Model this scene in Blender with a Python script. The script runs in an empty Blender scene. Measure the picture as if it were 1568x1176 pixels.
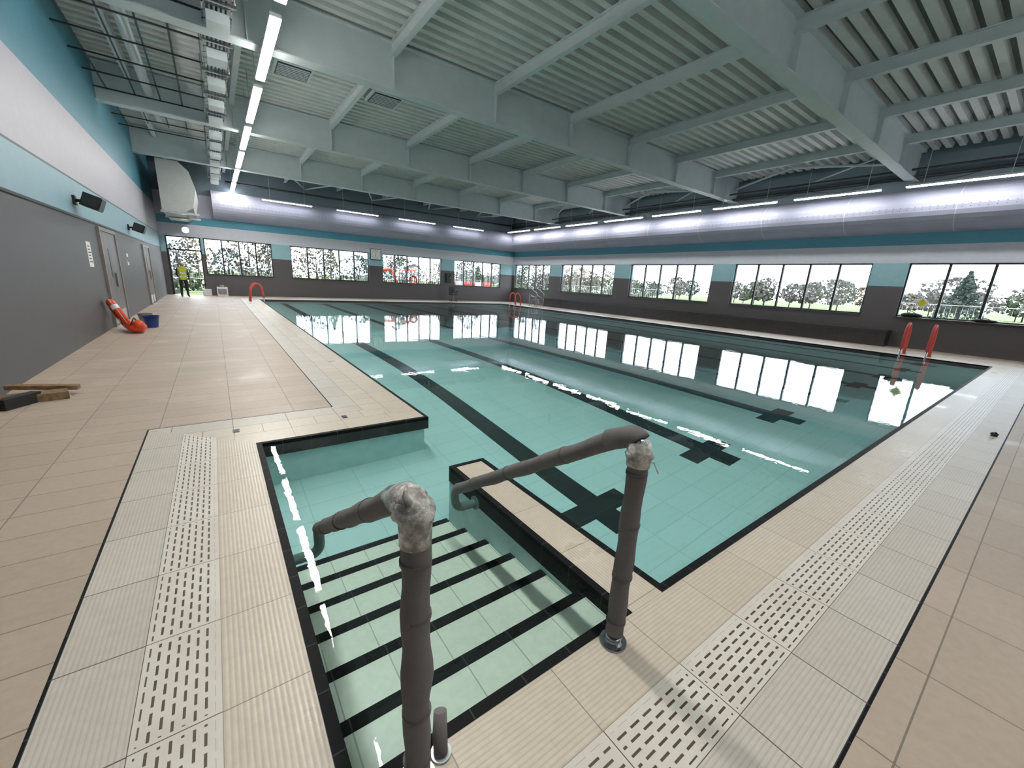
import bpy, math, random
from mathutils import Vector, Matrix
random.seed(7)
H=1.6
S=bpy.context.scene
COL=S.collection

def hexc(h):
    h=h.lstrip('#'); o=[]
    for i in (0,2,4):
        c=int(h[i:i+2],16)/255
        o.append(c/12.92 if c<=.04045 else ((c+.055)/1.055)**2.4)
    return (o[0],o[1],o[2],1)

# ---------------------------------------------------------------- node helpers
class NT:
    def __init__(s,name):
        s.m=bpy.data.materials.new(name); s.m.use_nodes=True
        s.t=s.m.node_tree; s.n=s.t.nodes; s.l=s.t.links
        s.b=s.n.get('Principled BSDF'); s.out=s.n.get('Material Output')
    def new(s,t,**k):
        n=s.n.new(t)
        for a,b in k.items(): setattr(n,a,b)
        return n
    def put(s,sock,v):
        if isinstance(v,bpy.types.NodeSocket): s.l.new(v,sock)
        else: sock.default_value=v
    def math(s,op,a,b=0.0,c=0.0):
        n=s.new('ShaderNodeMath',operation=op)
        s.put(n.inputs[0],a); s.put(n.inputs[1],b)
        if op in('MULTIPLY_ADD','COMPARE'): s.put(n.inputs[2],c)
        return n.outputs[0]
    def mix(s,f,a,b):
        n=s.new('ShaderNodeMix',data_type='RGBA')
        s.put(n.inputs[0],f); s.put(n.inputs[6],a); s.put(n.inputs[7],b)
        return n.outputs[2]
    def coord(s,which='Object'):
        return s.new('ShaderNodeTexCoord').outputs[which]
    def xyz(s,v):
        n=s.new('ShaderNodeSeparateXYZ'); s.l.new(v,n.inputs[0]); return n.outputs
    def noise(s,v,scale,detail=3,rough=.5):
        n=s.new('ShaderNodeTexNoise'); s.l.new(v,n.inputs['Vector'])
        n.inputs['Scale'].default_value=scale; n.inputs['Detail'].default_value=detail
        n.inputs['Roughness'].default_value=rough
        return n.outputs['Fac']
    def rng(s,v,a,b,c,d):
        n=s.new('ShaderNodeMapRange'); s.put(n.inputs[0],v)
        for i,k in enumerate((a,b,c,d)): n.inputs[i+1].default_value=k
        return n.outputs[0]
    def bump(s,h,st=.3,dist=.01):
        n=s.new('ShaderNodeBump'); s.l.new(h,n.inputs['Height'])
        n.inputs['Strength'].default_value=st; n.inputs['Distance'].default_value=dist
        return n.outputs[0]
    def base(s,v): s.put(s.b.inputs['Base Color'],v)
    def rough(s,v): s.put(s.b.inputs['Roughness'],v)
    def between(s,v,a,b):
        return s.math('MULTIPLY',s.math('GREATER_THAN',v,a),s.math('LESS_THAN',v,b))
    def AND(s,a,b): return s.math('MULTIPLY',a,b)
    def OR(s,a,b): return s.math('MAXIMUM',a,b)

def simple(name,hx,rough=.5,metal=0,var=.08,scale=8,bump=0,emit=0):
    k=NT(name); c=hexc(hx) if isinstance(hx,str) else hx
    v=k.coord(); f=k.noise(v,scale,4)
    d=(c[0]*(1-var*2),c[1]*(1-var*2),c[2]*(1-var*2),1); e=tuple(min(1,c[i]*(1+var*2)) for i in range(3))+(1,)
    k.base(k.mix(k.rng(f,.3,.7,0,1),d,e)); k.rough(rough); k.b.inputs['Metallic'].default_value=metal
    if bump: k.l.new(k.bump(f,bump,.01),k.b.inputs['Normal'])
    if emit:
        k.b.inputs['Emission Color'].default_value=c; k.b.inputs['Emission Strength'].default_value=emit
    return k.m

def banded(name,bands,rough=.5,speckle=.1):
    k=NT(name); v=k.coord(); z=k.xyz(v)[2]
    col=hexc(bands[0][1])
    for z0,hx in bands[1:]:
        col=k.mix(k.math('GREATER_THAN',z,z0),col,hexc(hx))
    n=k.noise(v,5,6,.7); n2=k.noise(v,60,2)
    f=k.math('ADD',k.rng(n,.3,.7,1-speckle,1+speckle),k.rng(n2,.3,.7,-speckle*.5,speckle*.5))
    m=k.new('ShaderNodeVectorMath',operation='SCALE'); k.l.new(col,m.inputs[0]); k.l.new(f,m.inputs[3])
    k.base(m.outputs[0]); k.rough(rough)
    return k.m

def tiles(name,c1,c2,mortar,w,h,rough=.4,ms=.004,uv=False,ridge=0,offs=0.0,swap=False,dirt=.15,wet=False,spec=None):
    k=NT(name); v=k.coord('UV' if uv else 'Object')
    if swap:
        o=k.xyz(v); cb=k.new('ShaderNodeCombineXYZ'); k.l.new(o[1],cb.inputs[0]); k.l.new(o[2],cb.inputs[1]); v=cb.outputs[0]
    b=k.new('ShaderNodeTexBrick'); k.l.new(v,b.inputs['Vector'])
    b.offset=offs; b.squash=1.0
    b.inputs['Scale'].default_value=1; b.inputs['Brick Width'].default_value=w; b.inputs['Row Height'].default_value=h
    b.inputs['Mortar Size'].default_value=ms; b.inputs['Mortar Smooth'].default_value=.1; b.inputs['Bias'].default_value=0
    b.inputs['Color1'].default_value=hexc(c1); b.inputs['Color2'].default_value=hexc(c2); b.inputs['Mortar'].default_value=hexc(mortar)
    oc=k.coord(); n=k.noise(oc,1.1,5,.6); n2=k.noise(oc,22,4,.6)
    f=k.math('ADD',k.rng(n,.3,.7,1-dirt,1+dirt*.5),k.rng(n2,.3,.7,-.05,.05))
    m=k.new('ShaderNodeVectorMath',operation='SCALE'); k.l.new(b.outputs['Color'],m.inputs[0]); k.l.new(f,m.inputs[3])
    col=m.outputs[0]
    hgt=k.math('SUBTRACT',1.0,b.outputs['Fac'])
    if ridge:
        vv=k.xyz(v)[1]; r=k.math('SINE',k.math('MULTIPLY',vv,ridge))
        r=k.rng(r,-1,1,0,1); hgt=k.math('ADD',hgt,k.math('MULTIPLY',r,.5))
        col=k.mix(k.math('MULTIPLY',k.math('LESS_THAN',r,.3),.22),col,hexc('#7d7568'))
    k.base(col); k.l.new(k.bump(hgt,.3,.0025),k.b.inputs['Normal'])
    if spec is not None: k.b.inputs['Specular IOR Level'].default_value=spec
    if wet: k.rough(k.rng(n,.55,.66,rough,rough-.14))
    else: k.rough(rough)
    return k.m

# ---------------------------------------------------------------- mesh builder
class MB:
    def __init__(s): s.v=[];s.f=[];s.m=[];s.uv=[];s.sm=[]
    def quad(s,ps,m=0,uv=None,sm=False):
        i=len(s.v); s.v+= [tuple(p) for p in ps]; s.f.append(tuple(range(i,i+len(ps)))); s.m.append(m)
        s.uv.append(uv or [(p[0],p[1]) for p in ps]); s.sm.append(sm)
    def box(s,x0,x1,y0,y1,z0,z1,m=0,M=None):
        c=[(x0,y0,z0),(x1,y0,z0),(x1,y1,z0),(x0,y1,z0),(x0,y0,z1),(x1,y0,z1),(x1,y1,z1),(x0,y1,z1)]
        if M is not None: c=[tuple(M@Vector(p)) for p in c]
        i=len(s.v); s.v+=c
        for f in((0,3,2,1),(4,5,6,7),(0,1,5,4),(1,2,6,5),(2,3,7,6),(3,0,4,7)):
            s.f.append(tuple(i+a for a in f)); s.m.append(m); s.uv.append([(c[a][0],c[a][1]) for a in f]); s.sm.append(False)
    def tube(s,path,r,m=0,n=12,caps=True,closed=False):
        P=[Vector(p) for p in path]; N=len(P)
        R=r if isinstance(r,(list,tuple)) else [r]*N
        T=[]
        for i in range(N):
            a=P[(i-1)%N] if (i>0 or closed) else P[i]; b=P[(i+1)%N] if (i<N-1 or closed) else P[i]
            T.append((b-a).normalized())
        u=T[0].orthogonal().normalized(); base=len(s.v)
        for i in range(N):
            u=(u-T[i]*u.dot(T[i])).normalized(); w=T[i].cross(u)
            for j in range(n):
                a=2*math.pi*j/n; s.v.append(tuple(P[i]+(u*math.cos(a)+w*math.sin(a))*R[i]))
        K=N if closed else N-1
        for i in range(K):
            for j in range(n):
                a=base+i*n+j; b=base+i*n+(j+1)%n; i2=(i+1)%N
                c=base+i2*n+(j+1)%n; d=base+i2*n+j
                s.f.append((a,b,c,d)); s.m.append(m); s.uv.append([(0,0)]*4); s.sm.append(True)
        if caps and not closed:
            s.f.append(tuple(base+j for j in range(n))[::-1]); s.m.append(m); s.uv.append([(0,0)]*n); s.sm.append(False)
            e=base+(N-1)*n
            s.f.append(tuple(e+j for j in range(n))); s.m.append(m); s.uv.append([(0,0)]*n); s.sm.append(False)
    def cyl(s,a,b,r,m=0,n=12,r2=None): s.tube([a,b],[r,r if r2 is None else r2],m,n)
    def sphere(s,c,r,m=0,nu=16,nv=10,zmin=-1,lump=0):
        rx,ry,rz=r if isinstance(r,(tuple,list)) else (r,r,r)
        base=len(s.v)
        for i in range(nv+1):
            t=math.acos(zmin)*(1-i/nv) if zmin>-1 else math.pi*(1-i/nv)
            for j in range(nu):
                a=2*math.pi*j/nu; L=1+lump*math.sin(a*3+t*5)*math.sin(t*4+a)
                s.v.append((c[0]+L*rx*math.sin(t)*math.cos(a),c[1]+L*ry*math.sin(t)*math.sin(a),c[2]+L*rz*math.cos(t)))
        for i in range(nv):
            for j in range(nu):
                a=base+i*nu+j;b=base+i*nu+(j+1)%nu;c2=b+nu;d=a+nu
                s.f.append((a,b,c2,d)); s.m.append(m); s.uv.append([(0,0)]*4); s.sm.append(True)
    def torus(s,c,R,r,axis,m=0,n=32,k=10,mfun=None):
        ax=Vector(axis).normalized(); u=ax.orthogonal().normalized(); w=ax.cross(u)
        f0=len(s.f)
        s.tube([Vector(c)+(u*math.cos(2*math.pi*i/n)+w*math.sin(2*math.pi*i/n))*R for i in range(n)],r,m,k,closed=True)
        if mfun:
            for i in range(n):
                for j in range(k): s.m[f0+i*k+j]=mfun(i/n)
    def obj(s,name,mats,parent=None,bevel=0):
        me=bpy.data.meshes.new(name); me.from_pydata(s.v,[],s.f); 
        for mt in mats: me.materials.append(mt)
        me.polygons.foreach_set('material_index',s.m); me.polygons.foreach_set('use_smooth',s.sm)
        ul=me.uv_layers.new(name='UVMap'); flat=[]
        for q in s.uv:
            for p in q: flat+= [p[0],p[1]]
        ul.data.foreach_set('uv',flat); me.update()
        o=bpy.data.objects.new(name,me); COL.objects.link(o)
        if parent: o.parent=parent
        if bevel:
            b=o.modifiers.new('bevel','BEVEL'); b.width=bevel; b.segments=2; b.limit_method='ANGLE'
        return o

def rounded(path,rad,seg=6):
    P=[Vector(p) for p in path]; out=[P[0]]
    for i in range(1,len(P)-1):
        a,b,c=P[i-1],P[i],P[i+1]
        r=min(rad,(a-b).length*.49,(c-b).length*.49)
        p0=b+(a-b).normalized()*r; p1=b+(c-b).normalized()*r
        for k in range(seg+1):
            t=k/seg; out.append(p0*(1-t)**2+b*2*t*(1-t)+p1*t*t)
    out.append(P[-1]); return out

# ---------------------------------------------------------------- dimensions
XL,XR,YN,YF=-2.15,20.96,-4.0,29.0
PX0,PX1,PY0,PY1=1.86,17.84,.96,26.0
RX0,RY1=.16,4.23
DX0,DY1=1.51,2.90
ZD=6.9
def off(d): return [(RX0-d,PY0-d),(PX1+d,PY0-d),(PX1+d,PY1+d),(PX0-d,PY1+d),(PX0-d,RY1+d),(RX0-d,RY1+d)]
def ring(mb,a,b,z,mf):
    A,B=off(a),off(b)
    for i in range(6):
        j=(i+1)%6
        p=[A[i],A[j],B[j],B[i]]
        ax=0 if abs(A[i][1]-A[j][1])<1e-6 else 1
        vv=[0,0,b-a,b-a]
        uv=[(p[q][ax],vv[q]) for q in range(4)]
        pts=[(q[0],q[1],z) for q in p][::-1]; uv=uv[::-1]
        mb.quad(pts,mf(i) if callable(mf) else mf,uv)

# ---------------------------------------------------------------- materials
M_floor=tiles('beige_deck_tile','#b4a596','#aa9c8d','#7a7066',.6,.3,rough=.5,ms=.0035,dirt=.05,wet=True)
M_cope=tiles('cream_coping_tile','#cfc5b5','#c8bdac','#92897c',.5,.30,rough=.36,ms=.0025,uv=True,ridge=2*math.pi/.02,dirt=.05,wet=True)
M_ridge=tiles('ridged_white_tile','#c8c2b8','#c0b9af','#55504a',.5,.29,rough=.42,ms=.003,uv=True,ridge=2*math.pi/.018,dirt=.06)
M_plainring=tiles('plain_overflow_tile','#cbc2b3','#c2b8a8','#766e62',.25,.26,rough=.4,ms=.003,uv=True,dirt=.05)
M_black=tiles('black_edge_tile','#0d1011','#101315','#3a3f40',.25,.25,rough=.6,ms=.003,uv=True,dirt=.03,spec=.15)
def grate():
    k=NT('white_slotted_grate'); v=k.coord('UV'); o=k.xyz(v)
    u,w=o[0],o[1]
    row=k.math('FLOOR',k.math('DIVIDE',w,.0325)); fv=k.math('FRACT',k.math('DIVIDE',w,.0325))
    uu=k.math('FRACT',k.math('ADD',k.math('DIVIDE',u,.075),k.math('MULTIPLY',row,.5)))
    slot=k.AND(k.between(fv,.36,.64),k.between(uu,.14,.80))
    slot=k.AND(slot,k.between(k.math('FRACT',k.math('DIVIDE',u,.5)),.035,.965))
    slot=k.AND(slot,k.between(w,.02,.245))
    j=k.math('LESS_THAN',k.math('FRACT',k.math('DIVIDE',u,.5)),.008)
    n=k.noise(k.coord(),3,5)
    c=k.mix(k.rng(n,.35,.65,0,1),hexc('#cfc9bf'),hexc('#d9d5cc'))
    c=k.mix(k.OR(slot,j),c,hexc('#5a4c42'))
    k.base(c); k.rough(.38)
    k.l.new(k.bump(k.math('SUBTRACT',1.0,slot),.5,.005),k.b.inputs['Normal'])
    return k.m
M_grate=grate()
def basin():
    k=NT('pool_basin_tile'); v=k.coord(); o=k.xyz(v); x,y=o[0],o[1]
    b=k.new('ShaderNodeTexBrick'); k.l.new(v,b.inputs['Vector']); b.offset=0
    b.inputs['Scale'].default_value=1;b.inputs['Brick Width'].default_value=.5;b.inputs['Row Height'].default_value=.25
    b.inputs['Mortar Size'].default_value=.004;b.inputs['Color1'].default_value=hexc('#b8dada');b.inputs['Color2'].default_value=hexc('#b3d6d6')
    b.inputs['Mortar'].default_value=hexc('#a0c6c6')
    fx=k.math('MULTIPLY',k.math('FRACT',k.math('DIVIDE',k.math('SUBTRACT',x,PX0),2.0)),2.0)
    st=k.AND(k.between(fx,.86,1.14),k.between(y,1.95,24.9))
    cr=k.AND(k.between(fx,.6,1.4),k.OR(k.between(y,2.2,2.45),k.between(y,24.4,24.65)))
    m=k.AND(k.OR(st,cr),k.math('GREATER_THAN',x,PX0+.1)); m=k.AND(m,k.math('LESS_THAN',x,PX1-.1))
    g=k.math('LESS_THAN',k.math('FRACT',k.math('DIVIDE',y,.25)),.03)
    dk=k.mix(g,hexc('#0a1317'),hexc('#2c4246'))
    k.base(k.mix(m,b.outputs['Color'],dk)); k.rough(.45)
    return k.m
M_basin=basin()
M_bwall=simple('pool_wall_tile','#b8d6d6',.4,var=.03)
M_step=tiles('step_tile','#dfe2d5','#d9dccf','#a3af9f',.25,.33,rough=.4,ms=.003,dirt=.04)
def water():
    k=NT('pool_water'); v=k.coord()
    n=k.noise(v,1.6,2,.4); n2=k.noise(v,13,2,.5)
    h=k.math('ADD',n,k.math('MULTIPLY',n2,.15))
    nb=k.bump(h,1.0,.0018)
    fr=k.new('ShaderNodeFresnel'); fr.inputs[0].default_value=1.31; k.l.new(nb,fr.inputs['Normal'])
    tr=k.new('ShaderNodeBsdfTransparent'); tr.inputs[0].default_value=(.86,.97,.965,1)
    gl=k.new('ShaderNodeBsdfGlossy'); gl.inputs['Roughness'].default_value=.008; k.l.new(nb,gl.inputs['Normal'])
    gl.inputs[0].default_value=(1,1,1,1)
    mx=k.new('ShaderNodeMixShader'); k.l.new(fr.outputs[0],mx.inputs[0]); k.l.new(tr.outputs[0],mx.inputs[1]); k.l.new(gl.outputs[0],mx.inputs[2])
    k.l.new(mx.outputs[0],k.out.inputs[0]); return k.m
M_water=water()
def glass():
    k=NT('window_glass')
    tr=k.new('ShaderNodeBsdfTransparent'); tr.inputs[0].default_value=(.95,.97,.97,1)
    gl=k.new('ShaderNodeBsdfGlossy'); gl.inputs['Roughness'].default_value=.01
    mx=k.new('ShaderNodeMixShader'); mx.inputs[0].default_value=.04
    k.l.new(tr.outputs[0],mx.inputs[1]); k.l.new(gl.outputs[0],mx.inputs[2]); k.l.new(mx.outputs[0],k.out.inputs[0]); return k.m
M_glass=glass()
M_wl=banded('left_wall_finish',[(-1,'#535356'),(2.44,'#8aabb9'),(3.16,'#4a5a66'),(3.2,'#adadba'),(4.6,'#468498')],rough=.5,speckle=.04)
M_wr=banded('window_wall_finish',[(-1,'#5c585a'),(2.24,'#93bbc4'),(3.09,'#c3c7d2'),(3.73,'#5296ae'),(4.14,'#b4b6c8'),(5.3,'#687883')],rough=.5,speckle=.04)
M_duct=simple('lilac_fabric_duct','#a9acc0',.7,var=.02,scale=2)
M_dot=simple('duct_perforation','#77778a',.8)
M_beam=simple('steel_beam_paint','#cdd8db',.5,var=.02,scale=3)
M_deck=simple('roof_deck_paint','#d4dad8',.5,var=.03,scale=2)
M_deckshade=simple('roof_deck_recess_shade','#5e6864',.7,var=.03,scale=2)  # same deck in a darker colour: shade of the corrugation valleys painted in
M_frame=simple('window_frame_dark','#1d2226',.4,var=.03)
M_sill=simple('window_sill','#4a4644',.4)
def led(name,st,c):
    k=NT(name); k.base((1,1,1,1)); k.b.inputs['Emission Color'].default_value=c; k.b.inputs['Emission Strength'].default_value=st; return k.m
M_led=led('led_diffuser',60,(1,.955,.89,1))
M_ledr=led('led_diffuser_side',34,(1,.985,.96,1))
M_ledf=led('led_diffuser_end',11,(.97,.98,1,1))
M_ledadd=led('led_diffuser_near_added',40,(1,.98,.95,1))  # for the added strip row behind the camera
M_leds=led('led_diffuser_small',16,(.95,.98,1,1))
M_house=simple('light_housing','#c9cdd0',.4,var=.02)
M_foam=simple('grey_pipe_foam','#6e6a69',.85,var=.03,scale=25,bump=.2)
M_tape=simple('foam_tape','#555150',.5,var=.05,scale=30)
M_steel=simple('stainless_steel','#b9bcbe',.22,metal=1,var=.03)
def wrapm():
    k=NT('clear_plastic_wrap'); v=k.coord(); n=k.noise(v,26,5,.6)
    k.base(k.mix(k.rng(n,.42,.6,0,1),hexc('#8a8580'),hexc('#cbc8c2'))); k.rough(.1); k.l.new(k.bump(n,.8,.012),k.b.inputs['Normal']); return k.m
M_wrap=wrapm()
M_red=simple('red_foam','#d8534b',.6,var=.05)
M_white=simple('white_plastic','#e2e2e0',.4,var=.02)
M_blackp=simple('black_plastic','#121315',.4,var=.05)
M_orange=simple('orange_plastic','#d84a24',.45,var=.05)
M_blue=simple('blue_plastic','#1c3f86',.4,var=.05)
M_greyp=simple('grey_plastic','#8b8d90',.5)
M_wood=simple('timber_offcut','#7d6549',.7,var=.2,scale=20,bump=.4)
M_paper=simple('paper_notice','#e6e6e4',.7,var=.02)
M_ink=simple('print_ink','#30353a',.7)
M_door=simple('door_laminate','#646160',.45,var=.03)
M_dframe=simple('door_frame','#7f7a75',.45,var=.03)
M_bench=tiles('dark_bench_tile','#454143','#3f3b3d','#2a2728',.3,.15,rough=.3,ms=.004,swap=True)

# ---------------------------------------------------------------- floor
mb=MB()
for a in((XL,-.69,YN,YF),(-.69,XR,YN,.11),(18.69,XR,.11,YF),(-.69,18.69,26.85,YF),(-.69,1.01,5.08,26.85)):
    mb.quad([(a[0],a[2],0),(a[1],a[2],0),(a[1],a[3],0),(a[0],a[3],0)],0)
    mb.quad([(a[0],a[2],-.3),(a[0],a[3],-.3),(a[1],a[3],-.3),(a[1],a[2],-.3)],0)
mb.obj('floor',[M_floor])
mb=MB()
ring(mb,0,.30,0,0); ring(mb,.56,.836,0,1); ring(mb,.836,.85,0,2)
mb.obj('pool_coping',[M_cope,M_ridge,M_black])
mb=MB(); ring(mb,.30,.56,0,lambda i:0 if i in(0,1,5) else 1)
mb.obj('overflow_drain_grate',[M_grate,M_plainring])
mb=MB()
for (x,y) in((.02,4.66),(1.05,4.62)):
    mb.box(x-.03,x+.03,y-.05,y+.05,.0,.004,0); mb.box(x-.02,x+.02,y-.04,y+.04,.004,.006,1)
mb.obj('drain_outlet',[M_steel,M_blackp])

# pool edge
mb=MB()
def edge(x0,x1,y0,y1):
    L=0 if (x1-x0)>(y1-y0) else 1
    z0,z1=-.14,.004
    mb.box(x0,x1,y0,y1,z0,z1,0)
    for fi in range(6):
        idx=len(mb.f)-6+fi; 
        mb.uv[idx]=[(mb.v[q][L]+.125, .1) for q in mb.f[idx]]
w=.045
edge(RX0,DX0,PY0,PY0+w); edge(PX0,PX1,PY0,PY0+w)
edge(RX0,RX0+w,PY0+w,RY1); edge(RX0+w,PX0,RY1-w,RY1)
edge(PX0,PX0+.035,RY1-w,PY1); edge(PX1-w,PX1,PY0+w,PY1); edge(PX0+.035,PX1-w,PY1-w,PY1)
edge(DX0,DX0+w,PY0,DY1); edge(PX0-w,PX0,PY0,DY1); edge(DX0+w,PX0-w,DY1-w,DY1)
mb.obj('pool_edge_trim',[M_black])
mb=MB()
mb.box(DX0+w,PX0-w,PY0,DY1-w,-.2,0,0)
for i in range(6):
    idx=len(mb.f)-6+i; mb.uv[idx]=[(mb.v[q][1],mb.v[q][0]-DX0-w) for q in mb.f[idx]]
mb.box(DX0+.004,PX0-.004,PY0,DY1-.004,-.9,-.1401,1)
mb.obj('divider_wall',[M_cope,M_bwall])

# basin
def depth(x,y):
    d=math.hypot(x,y); return .12+.55*math.exp(-(d/5.5)**3)
mb=MB()
xs=[RX0+(PX1-RX0)*i/60 for i in range(61)]; ys=[PY0+(PY1-PY0)*i/80 for i in range(81)]
for i in range(60):
    for j in range(80):
        mb.quad([(x,y,-depth(x,y)) for x,y in((xs[i],ys[j]),(xs[i+1],ys[j]),(xs[i+1],ys[j+1]),(xs[i],ys[j+1]))],0,sm=True)
out=off(0)
for i in range(6):
    a=out[i]; b=out[(i+1)%6]
    mb.quad([(a[0],a[1],0),(b[0],b[1],0),(b[0],b[1],-.9),(a[0],a[1],-.9)],1)
mb.obj('pool_basin',[M_basin,M_bwall])
mb=MB()
for kx in range(1,7):
    y0=PY0+.33*(kx-1); y1=PY0+.33*kx; z=-.09*kx
    mb.box(RX0+.002,DX0+.002,y0,y1-.06,-.7,z,0); mb.box(RX0+.002,DX0+.002,y1-.06,y1,z-.05,z+.003,1)
    for q in range(6):
        idx=len(mb.f)-6+q; mb.uv[idx]=[(mb.v[p][0],.1) for p in mb.f[idx]]
    mb.box(RX0+.002,DX0+.002,y1-.06,y1-.001,-.7,z-.05,0)
mb.obj('pool_steps',[M_step,M_black])
mb=MB(); zw=-.014
mb.quad([(RX0,PY0,zw),(DX0,PY0,zw),(DX0,DY1,zw),(RX0,DY1,zw)])
mb.quad([(RX0,DY1,zw),(PX0,DY1,zw),(PX0,RY1,zw),(RX0,RY1,zw)])
mb.quad([(PX0,PY0,zw),(PX1,PY0,zw),(PX1,PY1,zw),(PX0,PY1,zw)])
mb.obj('pool_water',[M_water])

# ---------------------------------------------------------------- walls
ZT=7.25; TH=.3; SILL,HEAD=1.14,3.09
wr=[(-1.4,3.92),(4.97,10.25),(11.38,16.58),(17.85,22.9),(24.2,28.75)]
wf=[(-.30,2.97),(3.96,8.71),(9.66,14.2),(15.3,19.7)]
mb=MB()
mb.box(XR,XR+TH,YN-TH,YF+TH,-.3,SILL); mb.box(XR,XR+TH,YN-TH,YF+TH,HEAD,ZT)
e=[YN-TH]+[q for p in wr for q in p]+[YF+TH]
for i in range(0,len(e),2): mb.box(XR,XR+TH,e[i],e[i+1],SILL,HEAD)
mb.obj('wall_right',[M_wr])
mb=MB()
D0,D1=-1.92,-.42
mb.box(XL-TH,D0,YF,YF+TH,-.3,HEAD); mb.box(D1,XR,YF,YF+TH,-.3,SILL); mb.box(XL-TH,XR,YF,YF+TH,HEAD,ZT)
e=[D1]+[q for p in wf for q in p]+[XR]
for i in range(0,len(e),2): mb.box(e[i],e[i+1],YF,YF+TH,SILL,HEAD)
mb.obj('wall_far',[M_wr])
mb=MB(); mb.box(XL-TH,XL,YN-TH,YF,-.3,ZT); mb.obj('wall_left',[M_wl])
mb=MB(); mb.box(XL,XR,YN-TH,YN,-.3,ZT); mb.obj('wall_near',[M_wl])

nwin=0
def window(a,b,side,n):
    global nwin; nwin+=1
    mb=MB(); f=.05
    def B(s0,s1,d0,d1,z0,z1,m):
        if side=='r': mb.box(XR+d0,XR+d1,s0,s1,z0,z1,m)
        else: mb.box(s0,s1,YF+d0,YF+d1,z0,z1,m)
    B(a,b,.08,.16,SILL,SILL+f,0); B(a,b,.08,.16,HEAD-f,HEAD,0); B(a,a+f,.08,.16,SILL,HEAD,0); B(b-f,b,.08,.16,SILL,HEAD,0)
    for i in range(1,n):
        c=a+(b-a)*i/n; B(c-.035,c+.035,.07,.17,SILL,HEAD,0)
    B(a,b,.118,.122,SILL,HEAD,1)
    B(a,b,-.28 if nwin==1 else -.04,.08,SILL-.03,SILL+.004,2)
    mb.obj('window_%d'%nwin,[M_frame,M_glass,M_sill])
for a,b in wr: window(a,b,'r',5)
for i,(a,b) in enumerate(wf): window(a,b,'f',4 if i==0 else 5)
mb=MB()
for x in(D0,D1-.06): mb.box(x,x+.06,YF+.06,YF+.16,0,HEAD,0)
mb.box(D0,D1,YF+.06,YF+.16,2.35,2.43,0); mb.box(D0,D1,YF+.06,YF+.16,HEAD-.06,HEAD,0)
mb.box(D0,D1,YF+.11,YF+.115,2.43,HEAD-.06,1)
T=Matrix.Translation((D0+.06,YF+.1,0))@Matrix.Rotation(math.radians(78),4,'Z')
mb.box(0,.07,-.025,.025,.02,2.33,0,T); mb.box(1.28,1.35,-.025,.025,.02,2.33,0,T); mb.box(0,1.35,-.025,.025,.02,.25,0,T); mb.box(0,1.35,-.025,.025,2.25,2.33,0,T)
mb.box(.07,1.28,-.004,.004,.25,2.25,1,T); mb.box(.1,1.2,-.05,-.03,1.0,1.04,0,T)
mb.obj('door_1',[M_frame,M_glass])
def ldoor(name,y0,y1,h=2.3):
    mb=MB(); X=XL
    mb.box(X,X+.05,y0-.08,y0,0,h+.08,1); mb.box(X,X+.05,y1,y1+.08,0,h+.08,1); mb.box(X,X+.05,y0,y1,h,h+.08,1)
    mid=(y0+y1)/2
    for a,b in((y0,mid-.004),(mid+.004,y1)):
        mb.box(X,X+.025,a,b,.01,h,0); mb.box(X+.025,X+.03,a+.1,b-.1,.05,.35,2)
    mb.box(X+.025,X+.03,mid-.28,mid-.14,1.2,1.9,3)
    mb.box(X+.025,X+.06,mid+.08,mid+.11,.95,1.3,2)
    mb.obj(name,[M_door,M_dframe,M_steel,M_blackp])
ldoor('door_2',14.0,15.9); ldoor('door_3',21.5,23.2,2.2)
mb=MB(); mb.box(XL,XL+.02,YN,YF,2.42,2.46,0); mb.obj('trim_1',[M_frame])

# fabric duct along right and far walls
mb=MB()
def prof(k,N=16):
    t=-math.pi/2+math.pi*k/N; return (.9*math.cos(t), 4.88+.74*math.sin(t))
N=16
for k in range(N):
    (r0,z0),(r1,z1)=prof(k),prof(k+1)
    mb.quad([(XR-r0,YN,z0),(XR-r1,YN,z1),(XR-r1,YF-r1,z1),(XR-r0,YF-r0,z0)],0,sm=True)
    mb.quad([(XR-r0,YF-r0,z0),(XR-r1,YF-r1,z1),(.3,YF-r1,z1),(.3,YF-r0,z0)],0,sm=True)
mb.quad([(.3,YF-prof(k)[0],prof(k)[1]) for k in range(N+1)],0)
for (t) in (-.1,.02):
    r=.9*math.cos(t); z=4.88+.74*math.sin(t)
    for i in range(150):
        y=YN+1+i*.19
        mb.box(XR-r-.004,XR-r+.01,y-.014,y+.014,z-.012,z+.012,1)
    for i in range(100):
        x=.6+i*.19
        mb.box(x-.014,x+.014,YF-r-.004,YF-r+.01,z-.012,z+.012,1)
for y in range(-3,28,3):
    for k in range(N):
        (r0,z0),(r1,z1)=prof(k),prof(k+1)
        mb.quad([(XR-r0-.006,y,z0),(XR-r1-.006,y,z1),(XR-r1-.006,y+.03,z1),(XR-r0-.006,y+.03,z0)],2)
mb.obj('ventilation_duct',[M_duct,M_dot,M_house])

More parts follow.
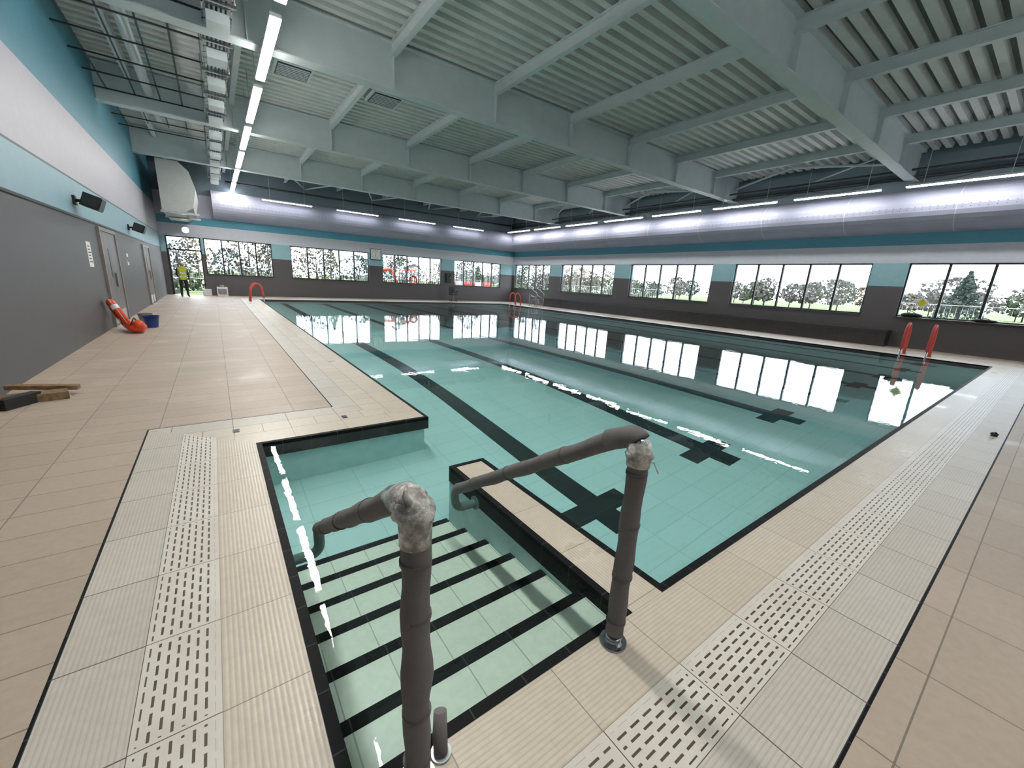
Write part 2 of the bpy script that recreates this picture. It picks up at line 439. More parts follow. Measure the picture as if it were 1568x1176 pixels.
mb=MB()
pts=[(-1.55,3.85),(-.8,3.85),(-.45,4.1),(-.28,4.9),(-.45,5.6),(-.8,5.95),(-1.55,5.95)]
for i in range(6):
    a,b=pts[i],pts[i+1]; mb.quad([(a[0],24.2,a[1]),(b[0],24.2,b[1]),(b[0],28.99,b[1]),(a[0],28.99,a[1])],0,sm=(1<=i<=4))
mb.quad([(p[0],24.2,p[1]) for p in pts],0); mb.quad([(-1.55,24.2,3.85),(-1.55,24.2,5.95),(-1.55,28.99,5.95),(-1.55,28.99,3.85)],0)
mb.box(-1.6,-.25,24.1,24.22,3.78,3.87,1); mb.box(-1.6,-.25,26.5,26.6,3.78,3.87,1)
for y in(24.6,27.5):
    for x in(-1.4,-.9): mb.cyl((x,y,5.94),(x,y,ZD-.01),.015,1,6)
mb.obj('air_handling_duct',[simple('cream_duct','#b5b9b8',.5,var=.02),M_steel])

# ---------------------------------------------------------------- ceiling
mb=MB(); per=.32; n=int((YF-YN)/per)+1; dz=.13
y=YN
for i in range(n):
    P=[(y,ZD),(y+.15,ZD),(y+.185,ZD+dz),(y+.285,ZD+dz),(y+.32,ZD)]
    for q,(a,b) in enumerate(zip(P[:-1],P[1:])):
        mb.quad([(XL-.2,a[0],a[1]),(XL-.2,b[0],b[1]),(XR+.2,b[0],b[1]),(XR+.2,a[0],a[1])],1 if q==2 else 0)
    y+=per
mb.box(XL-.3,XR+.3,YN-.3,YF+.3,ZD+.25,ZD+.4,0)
mb.obj('ceiling',[M_deck,M_deckshade])
BY=[-1.9,4.45,10.8,17.2,23.6]; ZB=5.9
PXs=(1.0,3.95,6.85,9.75,12.7,15.65,18.6)
for yb in BY:
    mb=MB()
    mb.box(XL,XR,yb-.16,yb+.16,ZB,ZB+.03); mb.box(XL,XR,yb-.16,yb+.16,ZD-.03,ZD-.002); mb.box(XL,XR,yb-.02,yb+.02,ZB+.03,ZD-.03)
    for x in PXs: 
        mb.box(x-.008,x+.008,yb-.15,yb+.15,ZB+.03,ZD-.03)
    mb.obj('roof_beam',[M_beam])
mb=MB()
for x in (-1.4,)+PXs:
    ed=[YN]+BY+[YF]
    for a,b in zip(ed[:-1],ed[1:]):
        mb.box(x-.07,x+.07,a+.02,b-.02,6.62,6.64); mb.box(x-.07,x+.07,a+.02,b-.02,6.875,6.895); mb.box(x-.012,x+.012,a+.02,b-.02,6.64,6.88)
mb.obj('roof_purlins',[M_beam])
mb=MB()
for a,b in((4.5,10.7),(10.9,17.1),(17.3,23.5)):
    m=(a+b)/2
    mb.cyl((20.5,a,6.45),(18.6,m,6.5),.045,0); mb.cyl((18.6,m,6.5),(20.5,b,6.45),.045,0)
    mb.cyl((18.6,a,6.5),(20.8,m,6.35),.03,0)
for x in (3,7,11,15): mb.cyl((x,23.7,6.45),(x+2,28.8,6.4),.04,0); mb.cyl((x+4,23.7,6.45),(x+2,28.8,6.4),.04,0)
mb.cyl((20.3,YN,6.2),(20.3,YF,6.2),.04,1); mb.cyl((20.6,YN,6.0),(20.6,YF,6.0),.06,1); mb.cyl((1,28.5,6.1),(20.5,28.5,6.1),.05,1)
for i in range(12):
    y=YN+1+i*2.7
    mb.tube([(20.4,y+2.7*t,6.0-.25*math.sin(math.pi*t)) for t in [q/8 for q in range(9)]],.012,1,6)
mb.obj('roof_bracing',[M_beam,M_frame])

# cable tray
mb=MB()
X0,X1,Z=.30,.75,6.04
mb.box(X0,X0+.02,YN+.1,YF-.1,Z,Z+.08); mb.box(X1-.02,X1,YN+.1,YF-.1,Z,Z+.08)
y=YN+.2
while y<YF-.3: mb.box(X0,X1,y,y+.05,Z,Z+.015); y+=.3
y=5.0
while y<28.5:
    mb.box(X0-.05,X1+.05,y,y+.05,Z-.05,Z); 
    for x in(X0-.03,X1+.03): mb.cyl((x,y+.025,Z-.05),(x,y+.025,ZD-.01),.012,0,6)
    mb.box(X0+.05,X1-.05,y+.3,y+.75,Z-.22,Z-.05,2)
    y+=1.6
for i in range(5): mb.cyl((X0+.08+i*.07,YN+.1,Z+.04),(X0+.08+i*.07,YF-.1,Z+.04),.018,1,6)
mb.obj('cable_tray',[M_steel,M_frame,M_beam])
mb=MB()
for x in(-1.9,-1.3,-.75,-.25): mb.cyl((x,YN,6.25),(x,YF-9,6.25),.02,0,6)
for i in range(20): mb.box(-2.14,.3,YN+1+i*1.25,YN+1.03+i*1.25,6.2,6.23,0)
mb.cyl((-1.0,YN,6.4),(-1.0,20,6.4),.11,1)
mb.obj('ceiling_services',[M_frame,M_beam])
for i,(x,y) in enumerate([(2.2,7.4),(2.2,13.3),(2.2,19.7),(4.6,13.3)]):
    mb=MB(); mb.box(x-.45,x+.45,y-.45,y+.45,6.62,6.885,0); mb.box(x-.38,x+.38,y-.38,y+.38,6.6,6.62,1)
    for q in range(7): mb.box(x-.36,x+.36,y-.34+q*.1,y-.31+q*.1,6.585,6.6,0)
    mb.obj('air_diffuser',[M_beam,M_frame])

# ---------------------------------------------------------------- lights
def strip(name,x0,x1,y0,y1,z,hang,mt=None):
    mb=MB(); mb.box(x0,x1,y0,y1,z,z+.03,0); mb.box(x0-.01,x1+.01,y0-.01,y1+.01,z+.03,z+.09,1)
    lx=(x1-x0)>(y1-y0)
    for t in(.15,.85):
        px=x0+(x1-x0)*t if lx else (x0+x1)/2; py=(y0+y1)/2 if lx else y0+(y1-y0)*t
        mb.cyl((px,py,z+.09),(px,py,hang),.008,1,6)
    mb.obj(name,[mt or M_led,M_house])
for y0 in(-1.4,2.2,5.6,9.0,12.4,15.8,19.2,22.6,26.0): strip('linear_light',1.21,1.37,y0,y0+2.85,5.7,ZD-.01)
y=1.58-3.37
while y<27: strip('linear_light',19.44,19.56,y,y+2.7,5.46,ZD-.01,M_ledr); y+=3.37
for a,b in((2.6,5.1),(6.5,9.0),(10.4,13.0),(14.5,17.0)):
    strip('linear_light',a,b,27.62,27.74,5.32,ZD-.01,M_ledf); strip('linear_light',a,b,-2.86,-2.74,5.5,ZD-.01,M_ledadd)  # second strip of each pair is unseen, added to brighten the near end
for yb in(4.8,11.15,17.55): 
    for a in(-1.9,-.85): strip('linear_light',a,a+.75,yb,yb+.05,6.12,ZD-.01,M_leds)

# ---------------------------------------------------------------- handrails
M_elb=simple('rail_elbow_grey','#6d7f7c',.5)
def handrail(X,side,name):
    mb=MB(); r=.041; y0=.90
    zs=[i/20 for i in range(21)]
    rr=[r*(1+.05*math.sin(i*1.3+X*7)+ (.16*math.exp(-((i-9)/2.0)**2) if X<1 else 0)) for i in range(21)]
    mb.tube([(X+.003*math.sin(i*.8),y0,.06+z*.87) for i,z in enumerate(zs)],rr,0,20)
    mb.cyl((X,y0,0),(X,y0,.012),.062,2,24); mb.cyl((X,y0,.012),(X,y0,.1),.024,2,18)
    mb.cyl((X,y0,.012),(X,y0,.04),.045,2,24,.03)
    for z in((.12,.36,.62,.86) if X>1 else (.1,.3,.66,.84)): mb.cyl((X,y0,z),(X,y0,z+.012),r*1.09,1,20)
    el=rounded([(X,y0,.90),(X,y0,1.035),(X,y0+.16,.955)],.09,8)
    if X<1:
        mb.tube(el,[.044+.003*math.sin(i*2.3) for i in range(len(el))],3,18)
        mb.sphere((X,y0+.015,.99),(.056,.062,.05),3,20,14,lump=.12); mb.sphere((X+.008,y0+.07,.985),(.05,.055,.045),3,20,14,lump=.14)
        mb.tube([(X-.02,y0-.01,1.03),(X-.035,y0-.02,1.06),(X-.02,y0+.01,1.075)],[.012,.008,.003],3,8)
    else:
        mb.tube(el[4:],[.046]*len(el[4:]),0,18)
        mb.tube([(X,y0,.90),(X,y0,.955),(X,y0+.01,1.0)],[.048,.052,.046],3,18)
        mb.tube([(X,y0,.95),(X,y0+.005,.99),(X,y0+.03,1.02)],.026,2,16)
        mb.sphere((X,y0,.945),(.054,.054,.03),3,18,10,lump=.12)
        mb.tube([(X+.05,y0,.90),(X+.13,y0+.01,.875),(X+.16,y0,.82)],.0025,3,5)
    p0=Vector((X,y0+.1,.985)); p1=Vector((X,2.42,.06)); n=24
    mb.tube([p0.lerp(p1,i/n)+Vector((0,0,.003*math.sin(i*1.1))) for i in range(n+1)],[r*(1+.04*math.sin(i*1.3)) for i in range(n+1)],0,20)
    d=(p1-p0).normalized()
    for t in(.22,.55,.82):
        c=p0.lerp(p1,t); mb.cyl(c,c+d*.014,r*1.08,1,20)
    wx=RX0+.002 if side<0 else DX0
    end=rounded([p1-d*.05,p1+d*.07,(X,2.44,-.12),(wx,2.44,-.12)],.07,8)
    mb.tube(end,.032,4,16)
    mb.cyl((wx,2.44,-.12),(wx-side*.012,2.44,-.12),.055,4,20)
    mb.obj(name,[M_foam,M_tape,M_steel,M_wrap,M_elb])
handrail(.37,-1,'step_handrail')
handrail(1.335,1,'step_handrail')
mb=MB(); mb.tube([(.47,.93,.0),(.475,.95,.06),(.49,.98,.125)],[.024,.026,.023],0,14); mb.cyl((.47,.93,0),(.47,.93,.01),.036,1,20)
mb.obj('pipe_stub',[M_foam,M_steel])

def ladder(name,x,ya,yb,side,hgt=.92,mat=None):
    mb=MB()
    for y in(ya,yb):
        p=[(x+side*.5,y,0),(x+side*.42,y,hgt*.75),(x+side*.2,y,hgt),(x-side*.03,y,hgt*.85),(x-side*.10,y,.2)]
        mb.tube(rounded(p,.2,6),.042,0,12)
        mb.cyl((x-side*.10,y,.25),(x-side*.10,y,-.5),.022,1,10)
        mb.cyl((x+side*.5,y,0),(x+side*.5,y,.015),.07,1,16)
    for z in(-.05,-.3): mb.box(x-side*.1-.05,x-side*.1+.05,min(ya,yb),max(ya,yb),z-.02,z,1)
    mb.obj(name,[mat or M_red,M_steel])
ladder('pool_ladder',PX1,2.35,2.95,1,1.05)
ladder('pool_ladder',PX1,24.2,24.8,1)
ladder('pool_ladder',PX0,24.3,24.95,-1)
mb=MB()
bx,by=18.6,22.6
for i in range(3): mb.box(bx,bx+.6,by+.3*i,by+.3*(i+1),.25*(i+1)-.03,.25*(i+1),0)
for x in(bx,bx+.6):
    mb.tube(rounded([(x,by,0),(x,by,.95),(x,by+.9,1.35),(x,by+.9,0)],.1,5),.022,0,10)
    for q in range(3): mb.cyl((x,by+.3*(q+1)-.02,0),(x,by+.3*(q+1)-.02,.25*(q+1)),.018,0,8)
    mb.cyl((x,by,.5),(x,by+.9,.9),.016,0,8)
mb.obj('access_steps',[M_steel])

mb=MB(); mb.box(20.35,XR-.005,3.9,24,0,.55,0); mb.box(20.3,XR-.005,3.88,24.02,.55,.6,0); mb.obj('tiled_bench',[M_bench])
def bag(name,x,y,z,l,w,h):
    mb=MB()
    mb.sphere((x,y,z+h*.42),(w,l,h*.42),0,18,8,lump=.08); mb.sphere((x,y+l*.5,z+h*.4),(w*.8,l*.4,h*.4),0,14,8,lump=.1); mb.sphere((x+.02,y-l*.55,z+h*.3),(w*.8,l*.4,h*.3),0,14,8,lump=.1)
    mb.tube([(x-w*.5,y-l*.5,z+h*.6),(x-w*.6,y,z+h*1.1),(x-w*.5,y+l*.5,z+h*.6)],.012,0,8)
    mb.obj(name,[M_blackp])
bag('gear_bag',20.83,3.45,1.146,.3,.12,.2)
bag('gear_bag',20.83,1.65,1.146,.3,.12,.14)
mb=MB(); T=Matrix.Translation((XR+.06,3.3,1.68))@Matrix.Rotation(math.radians(45),4,'X')
mb.box(-.004,.004,-.14,.14,-.14,.14,0,T); mb.box(-.007,-.004,-.10,.10,-.10,.10,1,T); mb.obj('warning_sign',[M_white,simple('sign_yellow','#c9c42a',.5)])
mb=MB(); x,z=14.75,1.7; mb.box(x-.2,x+.2,YF-.12,YF,z-.35,z+.35,0); mb.box(x-.17,x+.17,YF-.13,YF-.12,z-.3,z+.3,1); mb.cyl((x+.12,YF-.16,z),(x+.12,YF-.12,z),.02,2); mb.obj('fire_cabinet',[M_blackp,M_frame,M_steel])
mb=MB()
for y in(4.2,4.65): mb.cyl((XR-.03,y,2.6),(XR,y,2.6),.035,0,14); mb.cyl((XR-.04,y,2.6),(XR-.03,y,2.6),.015,1,10)
mb.obj('wall_socket',[M_white,M_blackp])

# clock
mb=MB(); cx,cz=9.18,3.0; s=.36
mb.box(cx-s,cx+s,YF-.06,YF,cz-s,cz+s,0); mb.box(cx-s+.03,cx+s-.03,YF-.066,YF-.06,cz-s+.03,cz+s-.03,1)
for i in range(12):
    a=i*math.pi/6; T=Matrix.Translation((cx+.27*math.sin(a),YF-.07,cz+.27*math.cos(a)))@Matrix.Rotation(a,4,'Y'); mb.box(-.012,.012,-.003,.003,-.035,.035,2,T)
for a,l,w_ in((.1,.25,.01),(3.2,.18,.014)):
    T=Matrix.Translation((cx,YF-.078,cz))@Matrix.Rotation(a,4,'Y'); mb.box(-w_,w_,-.003,.003,-.03,l,2,T)
mb.obj('wall_clock',[M_frame,M_paper,M_blackp])

def lifering(name,c,axis,R=.3,r=.075,base=M_orange):
    mb=MB(); mb.torus(c,R,r,axis,0,40,12,lambda t:1 if (t*4)%1<.16 else 0)
    mb.torus(c,R+r*.9,.01,axis,1,24,6)
    return mb.obj(name,[base,M_white])
lifering('life_ring',(11.85,YF-.12,1.42),(0,1,0),.27,.07)
lifering('life_ring',(XL+.24,13.15,.39),(1,.25,.42),.3,.075)
mb=MB()
mb.sphere((-1.6,12.75,.13),(.19,.26,.13),0,18,8,lump=.08); mb.sphere((-1.54,12.6,.2),(.11,.14,.1),0,14,8,lump=.1)
mb.tube([(-1.67,12.55,.2),(-1.62,12.75,.34),(-1.57,12.95,.2)],.014,1,8); mb.obj('rescue_bag',[M_orange,M_blackp])
def bucket(name,x,y,r,h,mt):
    mb=MB()
    mb.tube([(x,y,0),(x,y,h*.95),(x,y,h*.951),(x,y,h)],[r*.75,r,r*1.08,r*1.08],0,24,caps=False)
    mb.tube([(x,y,h),(x,y,.02)],[r*.97,r*.72],0,24,caps=False); mb.cyl((x,y,0),(x,y,.02),r*.74,0,24)
    mb.tube([(x+r*math.cos(a),y,h*.9-.6*r*math.sin(a)) for a in[math.pi*i/10 for i in range(11)]],.006,1,6)
    mb.obj(name,[mt,M_steel])
bucket('bucket',-1.42,13.75,.16,.3,M_blue)
bucket('bucket',-1.62,14.6,.15,.28,M_greyp)
mb=MB()
T=Matrix.Translation((-1.86,6.7,0))@Matrix.Rotation(math.radians(14),4,'Z')
mb.box(-.28,.32,-.10,.10,0,.09,0,T); 
T=Matrix.Translation((-1.84,6.95,.085))@Matrix.Rotation(math.radians(-8),4,'Z')@Matrix.Rotation(math.radians(4),4,'Y')
mb.box(-.24,.36,-.05,.05,0,.05,0,T)
T=Matrix.Translation((-1.88,6.52,0.0))@Matrix.Rotation(math.radians(60),4,'Z'); mb.box(-.18,.2,-.05,.05,0,.12,1,T)
mb.obj('timber_offcuts',[M_wood,M_blackp],bevel=.004)
mb=MB(); mb.tube([(7.97,.22,.015),(8.0,.24,.03),(8.05,.22,.035),(8.08,.19,.015)],[.01,.02,.018,.008],0,8); mb.box(8.0,8.04,.19,.25,0,.02,0); mb.obj('hose_clip',[M_blackp])

def speaker(name,y,z,s=1):
    mb=MB(); 
    mb.box(XL,XL+.04,y-.08,y+.08,z-.06,z+.12,0); mb.cyl((XL+.02,y,z+.03),(XL+.16,y,z+.03),.03,0,12)
    T=Matrix.Translation((XL+.28,y,z+.02))@Matrix.Rotation(math.radians(20),4,'Y')
    mb.box(-.13*s,.13*s,-.22*s,.22*s,-.12*s,.13*s,0,T); mb.box(.13*s,.14*s,-.2*s,.2*s,-.1*s,.11*s,1,T); mb.box(-.11*s,.11*s,-.23*s,-.22*s,-.09*s,.1*s,1,T)
    mb.obj(name,[M_blackp,M_frame],bevel=.015)
speaker('wall_speaker',12.3,2.72,1.05); speaker('wall_speaker',18.9,2.68,1.05)
mb=MB(); mb.box(XL,XL+.006,12.62,12.98,1.45,1.98,0)
for i in range(6): mb.box(XL+.006,XL+.008,12.68,12.92-.03*(i%3),1.55+i*.065,1.57+i*.065,1)
mb.obj('paper_notice',[M_paper,M_ink])
mb=MB(); mb.box(XL,XL+.006,17.6,17.85,1.5,1.85,0); mb.box(XL+.006,XL+.008,17.64,17.8,1.6,1.75,1); mb.obj('paper_notice',[M_paper,M_ink])
mb=MB(); mb.cyl((-1.0,YF,3.42),(-1.0,28.88,3.42),.17,0,20); mb.sphere((-1.0,28.88,3.42),(.15,.05,.15),1); mb.obj('bulkhead_light',[M_house,simple('lamp_glow','#ffffff',.5,emit=4)])
mb=MB(); mb.box(.05,.55,28.3,28.75,0,.5,0); mb.box(.1,.5,28.29,28.3,.1,.4,1); mb.cyl((.3,28.5,.5),(.3,28.5,.62),.1,1,16); mb.box(-.6,-.2,28.5,28.8,0,.35,0); mb.obj('water_heater_box',[M_white,M_greyp],bevel=.01)

mb=MB(); cx,cy=14.7,28.0
for i in range(5):
    a=i*2*math.pi/5; mb.cyl((cx,cy,.1),(cx+.3*math.cos(a),cy+.3*math.sin(a),.07),.025,0,8); mb.sphere((cx+.3*math.cos(a),cy+.3*math.sin(a),.035),.035,0,10,6)
mb.cyl((cx,cy,.1),(cx,cy,.45),.03,1,10); mb.box(cx-.25,cx+.25,cy-.25,cy+.25,.45,.54,0); mb.box(cx-.22,cx+.22,cy+.2,cy+.28,.6,1.1,0)
mb.cyl((cx,cy+.2,.5),(cx,cy+.27,.7),.025,0,8)
for q in(-1,1): mb.tube([(cx+q*.26,cy+.1,.5),(cx+q*.3,cy+.1,.72),(cx+q*.28,cy-.18,.73)],.022,0,8)
mb.obj('office_chair',[M_blackp,M_steel],bevel=.02)

# ---------------------------------------------------------------- worker
W=bpy.data.objects.new('construction_worker',None); COL.objects.link(W); W.location=(-1.3,26.9,0); W.rotation_euler=(0,0,math.radians(15))
J=[(0,0,.95,.135,.105),(0,0,1.14,.135,.10),(0,0,1.33,.165,.115),(0,.0,1.47,.075,.07),(0,-.01,1.57,.052,.052),
 (.17,0,1.42,.068,.068),(.235,.02,1.14,.05,.05),(.23,-.13,.92,.035,.035),
 (-.17,0,1.42,.068,.068),(-.24,.02,1.14,.05,.05),(-.2,-.18,1.0,.035,.035),
 (.1,0,.86,.095,.10),(.12,-.01,.49,.064,.066),(.13,.03,.1,.05,.05),(.15,-.13,.045,.045,.04),
 (-.1,0,.86,.095,.10),(-.12,-.03,.49,.064,.066),(-.13,0,.1,.05,.05),(-.15,-.16,.045,.045,.04)]
E=[(0,1),(1,2),(2,3),(3,4),(2,5),(5,6),(6,7),(2,8),(8,9),(9,10),(0,11),(11,12),(12,13),(13,14),(0,15),(15,16),(16,17),(17,18)]
me=bpy.data.meshes.new('wk'); me.from_pydata([j[:3] for j in J],E,[]); tmp=bpy.data.objects.new('wk',me); COL.objects.link(tmp)
sk=tmp.modifiers.new('s','SKIN'); sub=tmp.modifiers.new('b','SUBSURF'); sub.levels=2; sub.render_levels=2
for i,j in enumerate(J): me.skin_vertices[0].data[i].radius=(j[3],j[4])
me.skin_vertices[0].data[0].use_root=True
dg=bpy.context.evaluated_depsgraph_get(); dg.update()
bm2=bpy.data.meshes.new_from_object(tmp.evaluated_get(dg)); bpy.data.objects.remove(tmp)
M_vest=simple('hi_vis_yellow','#aebc2c',.6,var=.05,emit=0); M_refl=simple('reflective_tape','#c8ccd0',.3); M_trou=simple('dark_workwear','#1d2128',.8); M_skin=simple('skin','#c08a6c',.5,var=.03); M_boot=simple('work_boot','#2b2118',.6)
for mt in(M_trou,M_vest,M_refl,M_skin,M_boot): bm2.materials.append(mt)
for p in bm2.polygons:
    c=p.center; p.use_smooth=True; mi=0
    if c.z<.14: mi=4
    elif c.z>1.5: mi=3
    elif c.z>.86 and abs(c.x)<.19 and not (c.z<1.0 and abs(c.x)>.17): mi=1
    if mi==1 and (1.0<c.z<1.05 or 1.17<c.z<1.22): mi=2
    p.material_index=mi
body=bpy.data.objects.new('body',bm2); COL.objects.link(body); body.parent=W
mb=MB()
mb.sphere((0,-.015,1.66),(.078,.095,.115),0,20,14); mb.sphere((0,-.112,1.65),(.014,.02,.022),0,8,6)
for q in(-1,1):
    mb.sphere((q*.03,-.1,1.675),(.012,.01,.008),1,8,6); mb.sphere((q*.08,-.01,1.655),(.012,.02,.03),0,8,6)
mb.box(-.025,.025,-.106,-.098,1.6,1.607,4)
mb.sphere((0,0,1.64),(.083,.092,.1),3,18,10,zmin=-.2)
mb.sphere((0,-.01,1.70),(.105,.125,.105),2,22,10,zmin=0.0); mb.tube([(0,-.1,1.70),(0,-.17,1.695)],[.07,.04],2,14)
mb.obj('head',[M_skin,M_blackp,M_white,simple('hair_dark','#2c2018',.8),simple('lips','#8e4a40',.5)],parent=W)
def hand(wx,wy,wz,q,nm):
    mb=MB()
    mb.sphere((wx,wy-.03,wz-.045),(.022,.04,.055),0,12,8)
    for i,(l) in enumerate((.07,.08,.075,.06)):
        y=wy-.06+i*.02; z=wz-.085
        mb.tube([(wx,y,z),(wx-q*.006,y-.003,z-l*.5),(wx-q*.025,y-.004,z-l*.9)],[.009,.0085,.007],0,8)
    mb.tube([(wx,wy-.06,wz-.03),(wx-q*.01,wy-.09,wz-.055),(wx-q*.015,wy-.095,wz-.085)],[.011,.01,.008],0,8)
    mb.obj(nm,[M_skin],parent=W)
hand(.23,-.13,.92,1,'hand_left'); hand(-.2,-.19,1.0,-1,'hand_right')

# ---------------------------------------------------------------- exterior
def grassm():
    k=NT('grass'); v=k.coord(); n=k.noise(v,.12,5); n2=k.noise(v,3,4)
    c=k.mix(k.rng(n,.35,.65,0,1),hexc('#5a693a'),hexc('#6f7d4c')); c=k.mix(k.rng(n2,.4,.7,0,.3),c,hexc('#48572f')); k.base(c); k.rough(.9); return k.m
M_grass=grassm(); M_path=simple('concrete_path','#777571',.8,var=.06,scale=2)
mb=MB()
mb.quad([(XR+TH,-150,-.32),(260,-150,-.32),(260,260,-.32),(XR+TH,260,-.32)],0)
mb.quad([(-60,YF+TH,-.32),(XR+TH,YF+TH,-.32),(XR+TH,260,-.32),(-60,260,-.32)],0)
mb.box(-8,XR+5,YF+TH,YF+5,-.32,-.28,1); mb.box(XR+TH,XR+3.2,-10,YF+5,-.32,-.28,1)
mb.obj('ground_outside',[M_grass,M_path])
M_bark=simple('tree_bark','#453c35',.9)
def leafm(n,a,b):
    k=NT(n); v=k.coord(); f=k.noise(v,.9,4); k.base(k.mix(k.rng(f,.35,.65,0,1),hexc(a),hexc(b))); k.rough(.85); return k.m
M_l1=leafm('foliage_green','#3d4836','#566049'); M_l2=leafm('foliage_autumn','#5e5446','#716552'); M_l3=leafm('foliage_conifer','#2f3b36','#424d48'); M_l4=leafm('foliage_bare','#5a5653','#706b68')
def tree(mb,x,y,h,w,lm,n,conif=False,q=.35,gz=-.32):
    R=random
    mb.tube([(x,y,gz),(x+R.uniform(-.1,.1),y,h*.4),(x,y,h*.85)],[h*.022,h*.014,.03],0,6)
    for i in range(9):
        a=R.uniform(0,6.28); z=h*R.uniform(.25,.6); mb.tube([(x,y,z),(x+w*.6*math.cos(a),y+w*.6*math.sin(a),z+h*.25)],[h*.008,.012],0,4,caps=False)
    for i in range(n):
        t=R.random(); a=R.uniform(0,6.28)
        if conif: z=h*(.08+.92*t); rr=w*(1-t)*math.sqrt(R.random())
        else:
            ph=R.uniform(-1,1); z=h*.6+ph*h*.42; rr=w*math.sqrt(max(0,1-ph*ph))*(R.random()**.4)*(1+.25*math.sin(3*a+x))
        c=Vector((x+rr*math.cos(a),y+rr*math.sin(a),max(z,-.1))); s=q*R.uniform(.6,1.5)
        u=Vector((R.gauss(0,1),R.gauss(0,1),R.gauss(0,1))).normalized(); v=u.orthogonal().normalized()*s; u=u.cross(v).normalized()*s
        mb.quad([c-u-v*.6,c+u*.3-v,c+u+v*.5,c-u*.4+v],lm)
mts=[M_bark,M_l1,M_l2,M_l3,M_l4]
mb=MB()
for i in range(90):
    y=-50+i*2.8+random.uniform(-1.5,1.5); x=XR+80+random.uniform(-6,14)
    tree(mb,x,y,random.uniform(3.0,5.4),random.uniform(1.8,3.4),random.choice([1,2,4,4,4,1,3]),300,random.random()<.12,.24)
for (x,y,h,w_,c) in((60,6.6,5.0,2.2,True),(70,8.5,4.8,3.2,False),(84,24,4.9,3.4,False)):
    tree(mb,x,y,h,w_,3 if c else 4,1000,c,.13)
mb.obj('tree_line_east',mts)
mb=MB()
for i in range(44):
    x=-22+i*1.9+random.uniform(-.6,.6); y=YF+15+random.uniform(-1,5)
    tree(mb,x,y,random.uniform(3.0,5.0),random.uniform(1.3,2.1),random.choice([1,4,3,4,2]),480,random.random()<.25,.095)
mb.obj('tree_line_north',mts)
mb=MB()
for i in range(6000):
    x=random.uniform(-22,55); y=YF+10.5+random.uniform(-.8,.8); z=random.uniform(-.3,1.2+.3*math.sin(x*.7))
    c=Vector((x,y,z)); s=random.uniform(.07,.18); u=Vector((random.gauss(0,1),random.gauss(0,1),random.gauss(0,1))).normalized(); v=u.orthogonal().normalized()*s; u=u.cross(v).normalized()*s
    mb.quad([c-u-v,c+u-v*.7,c+u*.8+v,c-u+v*.6],0)
mb.obj('hedge',[M_l1])
def fence(name,p,q):
    mb=MB(); p=Vector(p);q=Vector(q); L=(q-p).length; d=(q-p)/L; n=int(L/3.5)
    for i in range(n+1):
        a=p+d*i*3.5; mb.cyl(a,a+Vector((0,0,2)),.022,0,6); mb.box(a.x-.3,a.x+.3,a.y-.11,a.y+.11,a.z,a.z+.13,1)
    e=p+d*n*3.5
    for z in(.15,1.05,1.97): mb.cyl(p+Vector((0,0,z)),e+Vector((0,0,z)),.018,0,6)
    k=0
    while k<n*3.5: mb.cyl(p+d*k+Vector((0,0,.15)),p+d*k+Vector((0,0,1.97)),.005,0,4); k+=.2
    mb.obj(name,[M_steel,M_blackp])
fence('mesh_fence',(-6,YF+7,-.3),(24,YF+7,-.3)); fence('mesh_fence',(XR+9,-8,-.3),(XR+9,7,-.3)); fence('mesh_fence',(XR+9,20,-.3),(XR+9,36,-.3))
mb=MB(); ex,ey=13.2,YF+5
for q in(-.6,.6): mb.tube([(ex-.9,ey+q,-.08),(ex+.9,ey+q,-.08)],.2,1,12); mb.box(ex-.95,ex+.95,ey+q-.15,ey+q+.15,-.28,.12,1)
mb.box(ex-.7,ex+.8,ey-.6,ey+.6,.15,.75,0); mb.box(ex-.1,ex+.75,ey-.45,ey+.35,.75,.85,0)
for (a,b) in((-.1,-.45),(.7,-.45),(-.1,.3),(.7,.3)): mb.box(ex+a,ex+a+.06,ey+b,ey+b+.06,.8,2.1,1)
mb.box(ex-.15,ex+.8,ey-.5,ey+.4,2.1,2.2,0)
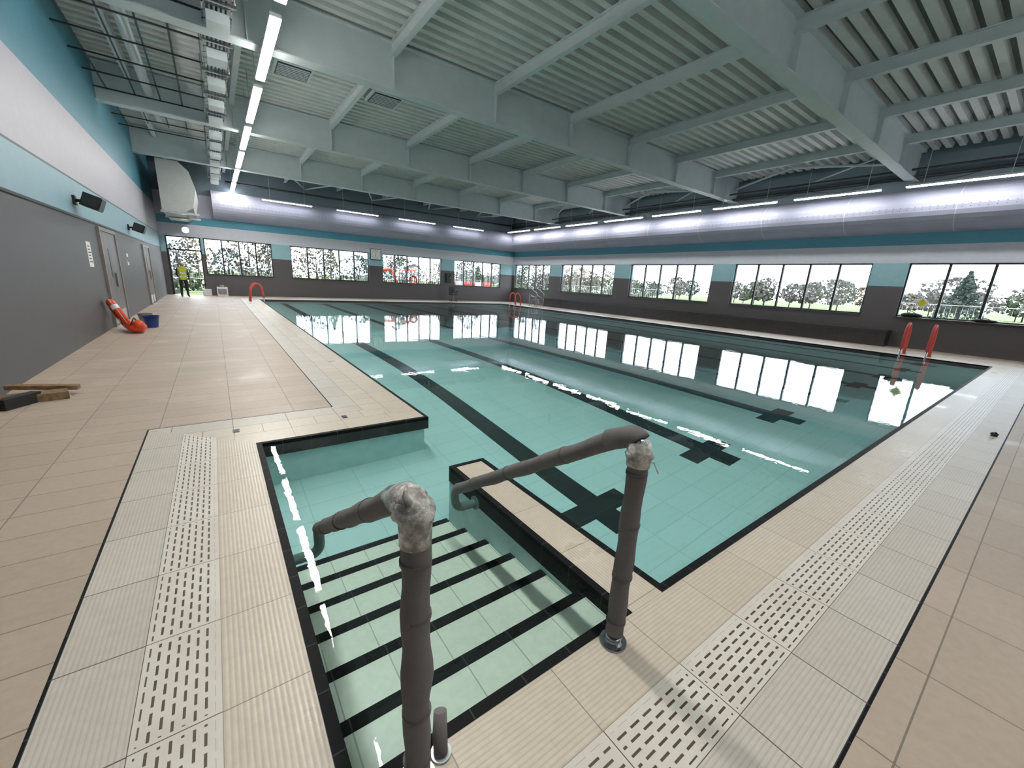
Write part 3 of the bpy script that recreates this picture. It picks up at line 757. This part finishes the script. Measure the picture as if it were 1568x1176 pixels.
mb.tube(rounded([(ex-.6,ey,.6),(ex-1.1,ey,2.2),(ex-2.2,ey,2.0)],.3,5),.11,0,8); mb.cyl((ex-2.2,ey,2.0),(ex-2.5,ey,.8),.08,0,8); mb.box(ex-2.8,ex-2.3,ey-.25,ey+.25,.35,.8,1)
mb.obj('mini_excavator',[M_orange,M_blackp])
mb=MB()
for i in range(5):
    x=16.2+i*1.0
    mb.box(x,x+.95,YF+3.5,YF+3.56,1.15,1.5,i%2); mb.box(x,x+.95,YF+3.5,YF+3.56,.5,.65,(i+1)%2); mb.box(x,x+.06,YF+3.45,YF+3.6,-.28,1.55,0); mb.box(x+.4,x+.46,YF+3.3,YF+3.8,-.28,-.2,2)
mb.obj('site_barrier',[M_red,M_white,M_blackp])

# ---------------------------------------------------------------- world
w=bpy.data.worlds.new('overcast'); S.world=w; w.use_nodes=True; nt=w.node_tree
bg=nt.nodes['Background']; tc=nt.nodes.new('ShaderNodeTexCoord'); nz=nt.nodes.new('ShaderNodeTexNoise'); nz.inputs['Scale'].default_value=2.5; nz.inputs['Detail'].default_value=5
cr=nt.nodes.new('ShaderNodeValToRGB'); cr.color_ramp.elements[0].position=.35; cr.color_ramp.elements[0].color=(.72,.83,1,1); cr.color_ramp.elements[1].position=.6; cr.color_ramp.elements[1].color=(.94,.97,1,1)
mp=nt.nodes.new('ShaderNodeMapping'); mp.inputs['Scale'].default_value=(1,1,3)
nt.links.new(tc.outputs['Generated'],mp.inputs[0]); nt.links.new(mp.outputs[0],nz.inputs['Vector']); nt.links.new(nz.outputs['Fac'],cr.inputs[0]); nt.links.new(cr.outputs[0],bg.inputs[0])
bg.inputs[1].default_value=5.0

# ---------------------------------------------------------------- camera
cam=bpy.data.cameras.new('camera'); co=bpy.data.objects.new('camera',cam); COL.objects.link(co)
cam.sensor_width=36; cam.lens=36*610.4/1568; cam.clip_start=.02; cam.clip_end=600
r=Vector((.8099,-.5841,.0530)); b=-Vector((.5775,.7785,-.2456)); b.normalize(); r=(r-b*r.dot(b)).normalized(); u=b.cross(r)
co.matrix_world=Matrix(((r.x,u.x,b.x,0),(r.y,u.y,b.y,0),(r.z,u.z,b.z,H),(0,0,0,1)))
S.camera=co
S.view_settings.view_transform='Standard'
S.view_settings.exposure=.3
